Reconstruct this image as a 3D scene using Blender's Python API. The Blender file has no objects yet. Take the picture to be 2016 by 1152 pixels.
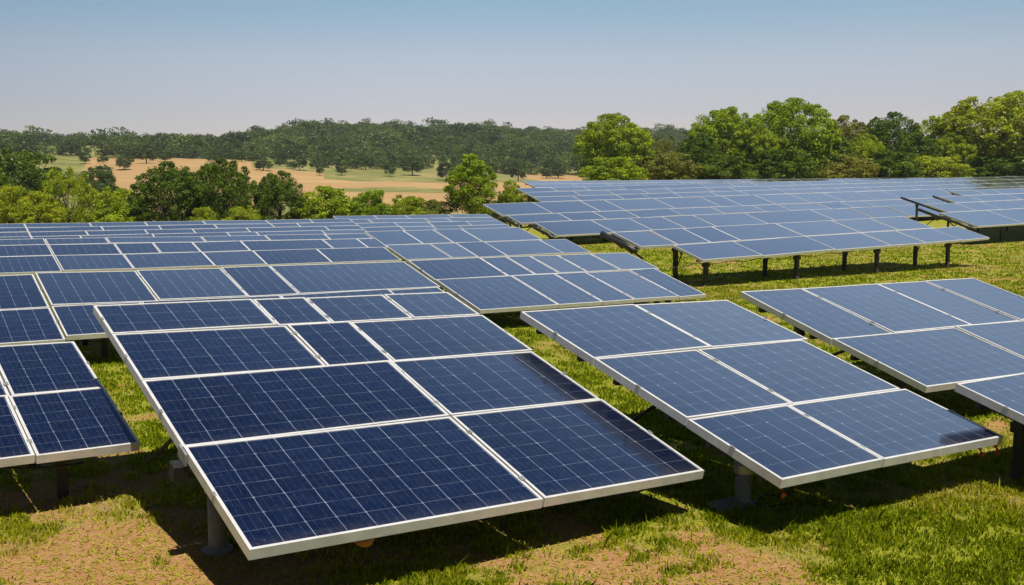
import bpy, math, random
import numpy as np
from mathutils import Vector, Matrix
R_ = math.radians
# ------------------------------------------------------------------ camera, sky, sun, exposure
FPX = 2035.0; W0, H0 = 2016, 1152; HOR = 365.0; CAMH = 3.1
pitch = math.atan((H0/2-HOR)/FPX)
AZ = R_(57.34)                                   # camera looks 57 degrees left of the row direction (+X)
Fh = Vector((math.cos(AZ), math.sin(AZ), 0)); RT = Vector((math.sin(AZ), -math.cos(AZ), 0)); UP = Vector((0,0,1))
FW = Fh*math.cos(pitch) - UP*math.sin(pitch); CU = Fh*math.sin(pitch) + UP*math.cos(pitch)
CAM = Vector((0,0,CAMH))
sc = bpy.context.scene
col = sc.collection
cd = bpy.data.cameras.new('camera'); cam = bpy.data.objects.new('camera', cd); col.objects.link(cam)
cd.sensor_width = 36; cd.lens = 36*FPX/W0; cd.clip_end = 9000; cd.clip_start = 0.1
cam.location = CAM; cam.rotation_euler = (R_(90)-pitch, 0, AZ-R_(90))
sc.camera = cam
SUN_EL, SUN_AZ = 66.0, -98.0                     # azimuth measured from +X: the panels face -Y
sd = Vector((math.cos(R_(SUN_EL))*math.cos(R_(SUN_AZ)), math.cos(R_(SUN_EL))*math.sin(R_(SUN_AZ)), math.sin(R_(SUN_EL))))
wd = bpy.data.worlds.new('World'); sc.world = wd; wd.use_nodes = True
wn, wl = wd.node_tree.nodes, wd.node_tree.links; wn.clear()
sky = wn.new('ShaderNodeTexSky'); sky.sky_type = 'NISHITA'; sky.sun_disc = False
sky.sun_elevation = R_(SUN_EL); sky.sun_rotation = R_(90-SUN_AZ)
sky.air_density = 1.0; sky.dust_density = 0.6; sky.ozone_density = 2.0
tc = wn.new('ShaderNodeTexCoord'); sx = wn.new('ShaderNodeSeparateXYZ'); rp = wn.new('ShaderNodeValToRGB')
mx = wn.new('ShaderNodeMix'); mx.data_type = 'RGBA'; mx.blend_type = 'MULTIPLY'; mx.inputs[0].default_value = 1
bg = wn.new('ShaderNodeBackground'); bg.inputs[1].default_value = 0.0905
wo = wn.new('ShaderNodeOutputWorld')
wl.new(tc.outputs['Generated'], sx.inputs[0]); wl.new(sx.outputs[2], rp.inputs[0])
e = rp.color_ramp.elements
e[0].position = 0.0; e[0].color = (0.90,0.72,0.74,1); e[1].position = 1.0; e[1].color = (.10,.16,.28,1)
for p_, c_ in ((0.07,(0.907,0.714,0.725,1)), (0.12,(0.98,0.81,0.76,1)), (0.176,(0.765,0.82,0.78,1)), (0.26,(.95,.95,.92,1)), (0.38,(2.8,2.3,1.85,1)), (0.48,(2.5,2.25,1.9,1)), (0.58,(.60,.72,.85,1)), (0.68,(.13,.20,.34,1))):  # bands above the frame are boosted to brighten reflections in the panels
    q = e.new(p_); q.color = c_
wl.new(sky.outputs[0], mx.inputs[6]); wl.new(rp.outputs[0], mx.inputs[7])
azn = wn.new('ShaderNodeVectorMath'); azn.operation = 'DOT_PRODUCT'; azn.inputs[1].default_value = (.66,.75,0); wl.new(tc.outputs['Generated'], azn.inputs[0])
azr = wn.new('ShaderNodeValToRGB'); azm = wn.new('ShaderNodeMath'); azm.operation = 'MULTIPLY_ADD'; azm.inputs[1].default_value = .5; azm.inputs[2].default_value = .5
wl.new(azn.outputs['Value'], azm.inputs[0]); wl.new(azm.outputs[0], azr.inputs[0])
azr.color_ramp.elements[0].color = (.16,.18,.22,1); azr.color_ramp.elements[0].position = .36; azr.color_ramp.elements[1].position = .985; azq = azr.color_ramp.elements.new(.90); azq.color = (.74,.79,.83,1)   # added azimuth factor: dims the sky behind the view to deepen shade
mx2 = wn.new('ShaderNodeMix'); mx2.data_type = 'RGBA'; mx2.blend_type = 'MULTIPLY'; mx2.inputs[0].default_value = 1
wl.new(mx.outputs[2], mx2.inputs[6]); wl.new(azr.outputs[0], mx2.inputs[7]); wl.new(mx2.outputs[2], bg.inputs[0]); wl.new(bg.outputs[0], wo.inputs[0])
ld = bpy.data.lights.new('sun', 'SUN'); ld.energy = 5.0; ld.angle = R_(0.5); ld.color = (1.0,0.93,0.82)
lo = bpy.data.objects.new('sun', ld); col.objects.link(lo); lo.rotation_euler = sd.to_track_quat('Z','Y').to_euler()
lo.location = (0,0,60)
sc.view_settings.view_transform = 'Standard'; sc.view_settings.look = 'None'
sc.view_settings.exposure = 0.60; sc.view_settings.gamma = 1; sc.view_settings.use_curve_mapping = False
sc.render.engine = 'CYCLES'

# ------------------------------------------------------------------ helpers
def tag(o, label=None, cat=None, group=None, kind=None):
    if label: o['label'] = label
    if cat: o['category'] = cat
    if group: o['group'] = group
    if kind: o['kind'] = kind
    return o
def empty(name, loc):
    o = bpy.data.objects.new(name, None); col.objects.link(o); o.location = loc; o.empty_display_size = .3; return o
def meshobj(name, V, Fc, mats, parent=None, midx=None, smooth=False, uvs=None, loc=None):
    m = bpy.data.meshes.new(name); m.from_pydata([tuple(v) for v in V], [], Fc)
    for q in (mats if isinstance(mats, (list,tuple)) else [mats]): m.materials.append(q)
    if midx is not None: m.polygons.foreach_set('material_index', midx)
    if smooth: m.polygons.foreach_set('use_smooth', [True]*len(m.polygons))
    if uvs is not None:
        l = m.uv_layers.new(name='UVMap'); l.data.foreach_set('uv', np.asarray(uvs, np.float32).ravel())
    m.update()
    o = bpy.data.objects.new(name, m); col.objects.link(o)
    if parent: o.parent = parent
    if loc is not None: o.location = loc
    return o
def npmesh(name, V, n, mats, parent=None, midx=None, smooth=False, fcol=None):
    """V: (k*n,3) array of separate n-gons"""
    k = len(V)//n
    m = bpy.data.meshes.new(name); m.vertices.add(len(V)); m.vertices.foreach_set('co', V.astype(np.float32).ravel())
    m.loops.add(len(V)); m.loops.foreach_set('vertex_index', np.arange(len(V), dtype=np.int32))
    m.polygons.add(k); m.polygons.foreach_set('loop_start', np.arange(0, len(V), n, dtype=np.int32))
    for q in (mats if isinstance(mats,(list,tuple)) else [mats]): m.materials.append(q)
    if midx is not None: m.polygons.foreach_set('material_index', midx.astype(np.int32))
    if fcol is not None:
        a = m.attributes.new('tint', 'FLOAT', 'FACE'); a.data.foreach_set('value', fcol.astype(np.float32))
    m.update(calc_edges=True)
    o = bpy.data.objects.new(name, m); col.objects.link(o)
    if parent: o.parent = parent
    return o
class MB:
    def __init__(s): s.v = []; s.f = []
    def box(s, p0, ax, ay, az, x0, x1, y0, y1, z0, z1):
        b = len(s.v)
        for z in (z0,z1):
            for x, y in ((x0,y0),(x1,y0),(x1,y1),(x0,y1)): s.v.append(p0 + ax*x + ay*y + az*z)
        for q in ((3,2,1,0),(4,5,6,7),(0,1,5,4),(1,2,6,5),(2,3,7,6),(3,0,4,7)): s.f.append(tuple(b+i for i in q))
        return s
    def tube(s, pts, rad, n=10, cap=True):
        b = len(s.v); pts = [Vector(p) for p in pts]
        if not isinstance(rad, (list,tuple)): rad = [rad]*len(pts)
        for i, p in enumerate(pts):
            d = (pts[min(i+1,len(pts)-1)] - pts[max(i-1,0)]).normalized()
            a = d.orthogonal().normalized() if abs(d.z) < .99 else Vector((1,0,0)); a = (a - d*a.dot(d)).normalized(); c = d.cross(a)
            for k in range(n):
                t = 2*math.pi*k/n; s.v.append(p + (a*math.cos(t)+c*math.sin(t))*rad[i])
        for i in range(len(pts)-1):
            for k in range(n):
                s.f.append((b+i*n+k, b+i*n+(k+1)%n, b+(i+1)*n+(k+1)%n, b+(i+1)*n+k))
        if cap:
            s.f.append(tuple(b+k for k in reversed(range(n)))); s.f.append(tuple(b+(len(pts)-1)*n+k for k in range(n)))
        return s
    def build(s, name, mat, parent=None, off=None, smooth=False):
        off = off or Vector((0,0,0))
        return meshobj(name, [v-off for v in s.v], s.f, mat, parent, smooth=smooth)
def hsh(ix, iy, seed=0):
    n = (ix.astype(np.int64)*374761393 + iy.astype(np.int64)*668265263 + seed*974634777) & 0xffffffff
    n = ((n ^ (n >> 13)) * 1274126177) & 0xffffffff
    return ((n ^ (n >> 16)) & 0xffff)/65535.0
def vnoise(x, y, seed=0):
    ix, iy = np.floor(x), np.floor(y); fx, fy = x-ix, y-iy
    fx = fx*fx*(3-2*fx); fy = fy*fy*(3-2*fy)
    a, b, c, d = hsh(ix,iy,seed), hsh(ix+1,iy,seed), hsh(ix,iy+1,seed), hsh(ix+1,iy+1,seed)
    return (a*(1-fx)+b*fx)*(1-fy) + (c*(1-fx)+d*fx)*fy
def fbm(x, y, o=4, seed=0):
    x = np.asarray(x, float); y = np.asarray(y, float); s = 0; a = .5; t = 0
    for i in range(o): s = s + a*vnoise(x*2**i, y*2**i, seed+i); t += a; a *= .5
    return s/t
def sst(a, b, x): t = np.clip((np.asarray(x,float)-a)/(b-a), 0, 1); return t*t*(3-2*t)
def ray(px, py): return (FW*FPX + RT*(px-W0/2) + CU*(H0/2-py)).normalized()

# ------------------------------------------------------------------ terrain height
def ground(x, y):
    x = np.asarray(x, float); y = np.asarray(y, float)
    zf = x*Fh.x + y*Fh.y; lt = x*RT.x + y*RT.y
    rho = np.hypot(zf, lt); al = np.arctan2(lt, zf); px = W0/2 + FPX*np.tan(np.clip(al, -1.2, 1.2))
    sk = np.interp(px, [-900,0,150,420,600,900,1150,1350,1700,2600], [24,27,25,24,36,37,33,34,28,24])
    ft = np.interp(px, [-900,0,450,700,1000,1200,2600], [12,12,12,8.5,7,6,6])
    left = np.zeros_like(rho)
    ks = [0,52,75,105,150,210,290,380,540,700,900,1400,6000]
    k5 = 0*rho
    vals = [0,0,-1.6,-4.2,-3.2,0.4,None,None,None,None,None,None,-60]
    V = [k5, k5, k5-1.2, k5-3.6, k5-2.6, k5+0.4, ft*.5, ft, (sk+ft)*.58, sk, sk*.8, sk*.2, k5-60]
    for i in range(len(ks)-1):
        w = (rho >= ks[i]) & (rho < ks[i+1]) if i < len(ks)-2 else rho >= ks[i]
        t = np.clip((rho-ks[i])/(ks[i+1]-ks[i]), 0, 1)
        left = np.where(w, V[i]*(1-t)+V[i+1]*t, left)
    right = np.interp(zf, [0,28,41,55,72,100,140,260,420], [0,0,.04,.28,1.2,2.0,2.0,-1,6])
    right = np.where(zf > 260, right*sst(700,420,zf) + left*sst(420,700,zf), right)
    w = sst(-9, 9, lt + (zf-45)*0.0) * sst(20,34,zf)
    w = np.where(rho > 140, sst(1040,1300,px), w*(1-sst(70,140,rho)) + sst(1000,1200,px)*sst(70,140,rho))
    w = np.where(zf > 0, w, 0)
    g = left*(1-w) + right*w
    g = g + (fbm(x*.35, y*.35, 3, 5)-.5)*.10*sst(60,20,rho) + (fbm(x*.02,y*.02,3,9)-.5)*sst(60,300,rho)*3.0
    return g
def gz(x, y): return float(ground(np.array([x]), np.array([y]))[0])
def on_ground(px, py):
    d = ray(px, py); t = 3.0
    while t < 4000:
        p = CAM + d*t
        if p.z < gz(p.x, p.y): break
        t *= 1.004
    return CAM + d*t

# ------------------------------------------------------------------ materials
def new_mat(name):
    m = bpy.data.materials.new(name); m.use_nodes = True; n, l = m.node_tree.nodes, m.node_tree.links
    return m, n, l, n['Principled BSDF']
def N(n, t, **k):
    q = n.new(t)
    for a, b in k.items():
        if a.startswith('i'): q.inputs[int(a[1:])].default_value = b
        else: setattr(q, a, b)
    return q
def mathn(n, l, op, a, b=None, c=None, clamp=False):
    q = n.new('ShaderNodeMath'); q.operation = op; q.use_clamp = clamp
    for i, v in enumerate((a,b,c)):
        if v is None: continue
        if isinstance(v, (int,float)): q.inputs[i].default_value = v
        else: l.new(v, q.inputs[i])
    return q.outputs[0]
def mixc(n, l, f, a, b, mode='MIX'):
    q = n.new('ShaderNodeMix'); q.data_type = 'RGBA'; q.blend_type = mode
    for i, v in ((0,f),(6,a),(7,b)):
        if isinstance(v, (int,float)): q.inputs[i].default_value = v
        elif isinstance(v, tuple): q.inputs[i].default_value = v if len(v)==4 else v+(1,)
        else: l.new(v, q.inputs[i])
    return q.outputs[2]
def noise(n, l, vec, scale, detail=3, rough=.5):
    q = n.new('ShaderNodeTexNoise'); q.inputs['Scale'].default_value = scale; q.inputs['Detail'].default_value = detail; q.inputs['Roughness'].default_value = rough
    if vec is not None: l.new(vec, q.inputs['Vector'])
    return q
def ramp(n, l, f, stops):
    q = n.new('ShaderNodeValToRGB'); l.new(f, q.inputs[0]); e = q.color_ramp.elements
    while len(e) < len(stops): e.new(.5)
    for i, (p, c) in enumerate(stops): e[i].position = p; e[i].color = c if len(c)==4 else c+(1,)
    return q.outputs[0]

def mat_cells():
    m, n, l, b = new_mat('solar_cells')
    uv = N(n,'ShaderNodeUVMap').outputs[0]; oi = N(n,'ShaderNodeObjectInfo'); geo = N(n,'ShaderNodeNewGeometry')
    wob = noise(n, l, uv, 1.3, 2)
    va = N(n,'ShaderNodeVectorMath', operation='MULTIPLY_ADD'); l.new(wob.outputs[1], va.inputs[0]); va.inputs[1].default_value = (.06,.06,0); l.new(uv, va.inputs[2])
    sp = N(n,'ShaderNodeSeparateXYZ'); l.new(va.outputs[0], sp.inputs[0])
    def line(x, mult, width):
        f = mathn(n,l,'FRACT', mathn(n,l,'MULTIPLY', x, mult)); d = mathn(n,l,'ABSOLUTE', mathn(n,l,'SUBTRACT', f, .5))
        return mathn(n,l,'GREATER_THAN', d, .5-width)
    U, V = sp.outputs[0], sp.outputs[1]
    lu = line(U, 1, .014); lv = line(V, 1, .010); bus = line(mathn(n,l,'ADD',U,.0), 4, .032)
    # diamond dots where four cell corners meet
    def tri(x): return mathn(n,l,'SUBTRACT', .5, mathn(n,l,'ABSOLUTE', mathn(n,l,'SUBTRACT', mathn(n,l,'FRACT', x), .5)))
    dot = mathn(n,l,'LESS_THAN', mathn(n,l,'ADD', tri(U), tri(V)), .062)
    nz1 = noise(n, l, uv, .8, 3).outputs[0]; nz2 = noise(n, l, uv, 5.0, 3).outputs[0]
    mod = mathn(n,l,'MULTIPLY_ADD', nz1, 2.4, -.75, clamp=True); mod2 = mathn(n,l,'MULTIPLY_ADD', nz2, 3.0, -1.1, clamp=True)
    f = mathn(n,l,'MULTIPLY', lu, mathn(n,l,'MULTIPLY_ADD', mod, .55, .28))
    f = mathn(n,l,'MAXIMUM', f, mathn(n,l,'MULTIPLY', lv, mathn(n,l,'MULTIPLY_ADD', mod, .5, .06)))
    f = mathn(n,l,'MAXIMUM', f, mathn(n,l,'MULTIPLY', bus, mathn(n,l,'MULTIPLY', mod2, .20)))
    f = mathn(n,l,'MAXIMUM', f, mathn(n,l,'MULTIPLY', dot, mathn(n,l,'MULTIPLY_ADD', mod2, .65, .18)))
    fl = N(n,'ShaderNodeVectorMath', operation='FLOOR'); l.new(va.outputs[0], fl.inputs[0])
    wn_ = N(n,'ShaderNodeTexWhiteNoise'); wn_.noise_dimensions = '4D'; l.new(fl.outputs[0], wn_.inputs[0]); l.new(oi.outputs['Random'], wn_.inputs['W'])
    st = N(n,'ShaderNodeVectorMath', operation='MULTIPLY'); l.new(uv, st.inputs[0]); st.inputs[1].default_value = (14,1.6,1)
    streak = noise(n, l, st.outputs[0], 1.0, 4, .65).outputs[0]
    base = mixc(n,l, streak, (0.0008,0.0023,0.0114), (0.0017,0.0059,0.0281))
    base = mixc(n,l, mathn(n,l,'MULTIPLY', wn_.outputs[0], .35), base, (0.0023,0.0084,0.0342))
    pan = mixc(n,l, oi.outputs['Random'], (.85,.9,.92), (1.15,1.1,1.08)); base = mixc(n,l,1.0, base, pan, 'MULTIPLY')
    pn = noise(n,l,uv, 2.2, 5, .7).outputs[0]
    base = mixc(n,l, mathn(n,l,'MULTIPLY_ADD', pn, .09, -.034, clamp=True), base, (.20,.23,.28))
    lowd = mathn(n,l,'MULTIPLY', mathn(n,l,'MULTIPLY_ADD', V, -1.6, 1.0, clamp=True), mathn(n,l,'MULTIPLY_ADD', nz2, .9, -.22, clamp=True))   # dust washed down to the lower rail
    base = mixc(n,l, mathn(n,l,'MULTIPLY', lowd, .30), base, (.19,.18,.155))
    l.new(mixc(n,l,f,base,(.24,.28,.36)), b.inputs['Base Color'])
    b.inputs['IOR'].default_value = 1.6; b.inputs['Coat Weight'].default_value = .7; b.inputs['Coat Roughness'].default_value = .10; b.inputs['Coat IOR'].default_value = 1.5
    l.new(mathn(n,l,'MULTIPLY_ADD', pn, .12, .09), b.inputs['Roughness'])
    return m
def mat_simple(name, c, rough=.5, metal=0, var=.15, scale=6, bump=0):
    m, n, l, b = new_mat(name); t = N(n,'ShaderNodeTexCoord').outputs['Object']
    q = noise(n,l,t,scale,5,.6).outputs[0]
    d = tuple(x*(1-var) for x in c); u = tuple(min(1,x*(1+var)) for x in c)
    l.new(ramp(n,l,q,[(.3,d),(.7,u)]), b.inputs['Base Color'])
    b.inputs['Roughness'].default_value = rough; b.inputs['Metallic'].default_value = metal
    if bump:
        bp = N(n,'ShaderNodeBump'); bp.inputs['Strength'].default_value = bump; l.new(q, bp.inputs['Height']); l.new(bp.outputs[0], b.inputs['Normal'])
    return m
def mat_leaf(name, dark, light):
    m, n, l, b = new_mat(name); n.remove(b); out = n['Material Output']
    at = N(n,'ShaderNodeAttribute', attribute_name='tint'); oi = N(n,'ShaderNodeObjectInfo')
    c = mixc(n,l, at.outputs['Fac'], dark, light)
    c = mixc(n,l, 1.0, c, mixc(n,l,oi.outputs['Random'], (.86,.92,.9), (1.12,1.06,1.0)), 'MULTIPLY')
    df = N(n,'ShaderNodeBsdfDiffuse'); tr = N(n,'ShaderNodeBsdfTranslucent'); gl = N(n,'ShaderNodeBsdfGlossy')
    gl.inputs['Roughness'].default_value = .5; gl.inputs['Color'].default_value = (.7,.8,.7,1)
    l.new(c, df.inputs[0]); l.new(mixc(n,l,1.0,c,(1.5,1.35,.5),'MULTIPLY'), tr.inputs[0])
    ms = N(n,'ShaderNodeMixShader'); ms.inputs[0].default_value = .38; l.new(df.outputs[0], ms.inputs[1]); l.new(tr.outputs[0], ms.inputs[2])
    m2 = N(n,'ShaderNodeMixShader'); m2.inputs[0].default_value = .02; l.new(ms.outputs[0], m2.inputs[1]); l.new(gl.outputs[0], m2.inputs[2])
    l.new(m2.outputs[0], out.inputs[0]); return m
M_cells = mat_cells()
M_frame = mat_simple('aluminium_frame', (.60,.60,.59), .42, .35, .12, 7)
M_back = mat_simple('back_sheet', (.5,.5,.5), .6)
M_galv = mat_simple('galvanised_steel', (.34,.35,.35), .45, .6, .3, 14)
M_conc = mat_simple('concrete_post', (.17,.17,.165), .85, 0, .25, 9, .3)
M_dark = mat_simple('dark_weathered_steel', (.045,.040,.034), .7, .2, .4, 5)
M_black = mat_simple('black_rubber', (.012,.012,.013), .5)
M_red = mat_simple('red_plastic', (.55,.06,.025), .5)
M_orange = mat_simple('orange_plastic', (.50,.17,.03), .5)
M_bark = mat_simple('bark', (.07,.05,.035), .9, 0, .4, 4, .5)

def mat_ground():
    m, n, l, b = new_mat('ground'); P = N(n,'ShaderNodeNewGeometry').outputs['Position']
    soil = N(n,'ShaderNodeAttribute', attribute_name='soil').outputs['Fac']
    wheat = N(n,'ShaderNodeAttribute', attribute_name='wheat').outputs['Fac']
    dry = N(n,'ShaderNodeAttribute', attribute_name='dry').outputs['Fac']
    n1 = noise(n,l,P,3.0,6,.65).outputs[0]; n2 = noise(n,l,P,26,5,.7).outputs[0]; n3 = noise(n,l,P,.02,4,.6).outputs[0]
    gc = ramp(n,l,n2,[(.25,(0.0760,0.0988,0.0061)),(.5,(0.1900,0.2128,0.0106)),(.75,(0.2888,0.2812,0.0228))])
    gd = ramp(n,l,n2,[(.25,(0.1216,0.0912,0.0266)),(.5,(0.2356,0.1748,0.0570)),(.8,(0.3192,0.2356,0.0988))])
    gcol = mixc(n,l, dry, gc, gd)
    sc_ = ramp(n,l,mathn(n,l,'MULTIPLY_ADD', n2, .6, mathn(n,l,'MULTIPLY',n1,.4)),[(.28,(0.1520,0.0722,0.0266)),(.45,(0.3040,0.1596,0.0646)),(.75,(0.3952,0.2356,0.1140))])
    sm = mathn(n,l,'MULTIPLY_ADD', mathn(n,l,'ADD', soil, mathn(n,l,'MULTIPLY', mathn(n,l,'SUBTRACT', n2, .5), 1.0)), 3, -.9, clamp=True)
    c = mixc(n,l, sm, gcol, sc_)
    sv = N(n,'ShaderNodeVectorMath', operation='MULTIPLY'); l.new(P, sv.inputs[0]); sv.inputs[1].default_value = (.02,.25,1)
    n4 = noise(n,l,sv.outputs[0],1.0,4,.6).outputs[0]
    wc = ramp(n,l,mathn(n,l,'MULTIPLY_ADD', n4, .6, mathn(n,l,'MULTIPLY', n3, .4)),[(.3,(0.2280,0.1444,0.0570)),(.5,(0.2964,0.1900,0.0836)),(.72,(0.3572,0.2432,0.1178))])
    n5 = noise(n,l,P,.09,4,.6).outputs[0]; mg = ramp(n,l,n5,[(.3,(0.0836,0.0988,0.0228)),(.5,(0.1520,0.1520,0.0456)),(.7,(0.2432,0.2052,0.0836))])
    far = mixc(n,l, wheat, mg, wc)
    isfar = N(n,'ShaderNodeAttribute', attribute_name='far').outputs['Fac']
    l.new(mixc(n,l,isfar,c,far), b.inputs['Base Color'])
    b.inputs['Roughness'].default_value = .95; b.inputs['Specular IOR Level'].default_value = .15
    bp = N(n,'ShaderNodeBump'); bp.inputs['Strength'].default_value = .9; bp.inputs['Distance'].default_value = .04; l.new(n2, bp.inputs['Height']); l.new(bp.outputs[0], b.inputs['Normal'])
    return m
M_ground = mat_ground()

# ------------------------------------------------------------------ soil / grass distribution
SOILP = [(on_ground(px,py), r, s) for px,py,r,s in (
  (150,1090,1.5,.36),(330,1060,.9,.26),(60,1010,.9,.2),(250,860,1.6,.25),(1250,1120,.8,.30),(1480,1090,.7,.36),(1180,1150,.7,.3),(1600,1130,.5,.22),
  (60,1150,1.3,.3),(330,1150,1.0,.28),(1440,1150,.7,.3))]
def soilf(x, y):
    x = np.asarray(x,float); y = np.asarray(y,float)
    s = (fbm(x*.9, y*.9, 4, 21)-.5)*1.0 + .14
    for p, r, a in SOILP: s = s + a*np.exp(-((x-p.x)**2+(y-p.y)**2)/(r*r))
    zf = x*Fh.x+y*Fh.y; lt = x*RT.x+y*RT.y
    s = s - sst(.6, 3.5, lt)*.20*sst(20,8,zf) + (fbm(x*2.6,y*2.6,4,44)-.5)*1.1
    return np.clip(s, 0, 1)
def dryf(x, y):
    x = np.asarray(x,float); y = np.asarray(y,float)
    return np.clip((fbm(x*.5,y*.5,3,71)-.42)*1.8 + (fbm(x*2.1,y*2.1,3,73)-.5)*.9 + .1, 0, 1)

# ------------------------------------------------------------------ ground sheet
def build_ground():
    fa = np.radians(np.arange(-33, 33.01, .14)); ba = np.radians(np.arange(36, 324.1, 4)); an = np.concatenate([fa, ba])
    rh = [0.5]; 
    while rh[-1] < 5500: rh.append(rh[-1]*(1.013 if rh[-1] > 4 else 1.08))
    rh = np.array(rh); A, Rr = np.meshgrid(an, rh)
    zf = Rr*np.cos(A); lt = Rr*np.sin(A)
    x = zf*Fh.x + lt*RT.x; y = zf*Fh.y + lt*RT.y; z = ground(x, y)
    na, nr = len(an), len(rh)
    V = np.stack([x,y,z], -1).reshape(-1,3)
    i, j = np.meshgrid(np.arange(nr-1), np.arange(na), indexing='ij'); j2 = (j+1) % na
    Q = np.stack([i*na+j, (i+1)*na+j, (i+1)*na+j2, i*na+j2], -1).reshape(-1,4)[:, ::-1]
    m = bpy.data.meshes.new('ground'); m.vertices.add(len(V)+1); V = np.vstack([V, [[0,0,gz(0,0)]]]); m.vertices.foreach_set('co', V.astype(np.float32).ravel())
    T = np.stack([np.full(na, len(V)-1), np.arange(na), (np.arange(na)+1)%na], -1)[:, ::-1]
    li = np.concatenate([Q.ravel(), T.ravel()]); m.loops.add(len(li)); m.loops.foreach_set('vertex_index', li.astype(np.int32))
    ls = np.concatenate([np.arange(len(Q))*4, len(Q)*4+np.arange(na)*3]); m.polygons.add(len(ls)); m.polygons.foreach_set('loop_start', ls.astype(np.int32))
    m.polygons.foreach_set('use_smooth', [True]*len(ls))
    xx, yy = V[:,0], V[:,1]; rho = np.hypot(xx,yy)
    z2 = xx*Fh.x+yy*Fh.y; l2 = xx*RT.x+yy*RT.y; px = W0/2+FPX*l2/np.maximum(z2,1)
    # wheat fields and meadows in the valley, laid out as fields with edges in world space
    edge = fbm(xx*.012, yy*.012, 3, 31)*60
    w = (rho > 170+edge*.4) & (rho < 400+edge*.3-20)
    mead = ((rho > 322+edge*.3) & (px > 500) & (px < 1020)) | ((px > 640) & (px < 880) & (rho > 285+edge*.35))
    hedge = (vnoise(xx*.018+3, yy*.018, 8) > .74)
    wheat = np.where(w & ~mead & ~hedge & (px < 1180) & (px > 180+edge*.6-30), 1., 0.)
    for nm, v in (('soil', soilf(xx,yy)), ('dry', dryf(xx,yy)), ('wheat', wheat), ('far', sst(110,150,rho))):
        a = m.attributes.new(nm,'FLOAT','POINT'); a.data.foreach_set('value', v.astype(np.float32))
    m.materials.append(M_ground); m.update(calc_edges=True)
    o = bpy.data.objects.new('ground', m); col.objects.link(o); tag(o, kind='structure')
build_ground()

# ------------------------------------------------------------------ solar tables
rnd = random.Random(4)
class Plane: pass
def mkplane(origin, zabs, vpu=(4200,365), vpv=(-346,-275)):
    p = Plane(); d = ray(*origin); t = (zabs-CAMH)/d.z; p.o = CAM + d*t
    p.u = ray(*vpu); v = ray(*vpv); p.v = (v - p.u*v.dot(p.u)).normalized(); p.n = p.u.cross(p.v).normalized(); return p
def uvof(p, px):
    d = ray(*px); t = (p.o-CAM).dot(p.n)/d.dot(p.n); q = CAM + d*t - p.o; return q.dot(p.u), q.dot(p.v)
mesh_cache = {}
def glass_mesh(w, h, nc, nr, far):
    key = (round(w,3), round(h,3), nc, nr, far)
    if key in mesh_cache: return mesh_cache[key]
    fw = .027; x, y = w/2, h/2; V = []; Fc = []; mi = []; uv = []
    def box(x0,x1,y0,y1,z0,z1, mat, top):
        b = len(V)
        for z in (z0,z1):
            for q in ((x0,y0),(x1,y0),(x1,y1),(x0,y1)): V.append((q[0],q[1],z))
        for k, q in enumerate(((3,2,1,0),(4,5,6,7),(0,1,5,4),(1,2,6,5),(2,3,7,6),(3,0,4,7))):
            Fc.append(tuple(b+i for i in q)); mi.append(top if k==1 else mat)
            if k == 1: uv.extend([(0,0),(nc,0),(nc,nr),(0,nr)])
            else: uv.extend([(0,0)]*4)
    box(-x+fw, x-fw, -y+fw, y-fw, -.03, -.005, 1, 0)
    gl = (V, Fc, mi, uv)
    V, Fc, mi, uv = [], [], [], []
    D = .085
    # a hollow rail frame: long rails full width, short rails butted between them
    box(-x, x, -y, -y+fw, -D, 0, 0, 0); box(-x, x, y-fw, y, -D, 0, 0, 0)
    box(-x, -x+fw, -y+fw, y-fw, -D, 0, 0, 0); box(x-fw, x, -y+fw, y-fw, -D, 0, 0, 0)
    fr = (V, Fc, mi, uv)
    def mk(name, d, mats):
        m = bpy.data.meshes.new(name); m.from_pydata(d[0], [], d[1])
        for q in mats: m.materials.append(q)
        m.polygons.foreach_set('material_index', d[2]); ll = m.uv_layers.new(name='UVMap'); ll.data.foreach_set('uv', np.asarray(d[3],np.float32).ravel()); m.update(); return m
    if far:
        nb = len(gl[0]); d = (gl[0]+fr[0], gl[1]+[tuple(i+nb for i in q) for q in fr[1]], gl[2]+[2]*len(fr[2]), gl[3]+fr[3])
        r = (mk('solar_panel', d, (M_cells, M_back, M_frame)), None)
    else: r = (mk('solar_panel', gl, (M_cells, M_back)), mk('panel_frame', fr, (M_frame,)))
    mesh_cache[key] = r; return r
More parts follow.
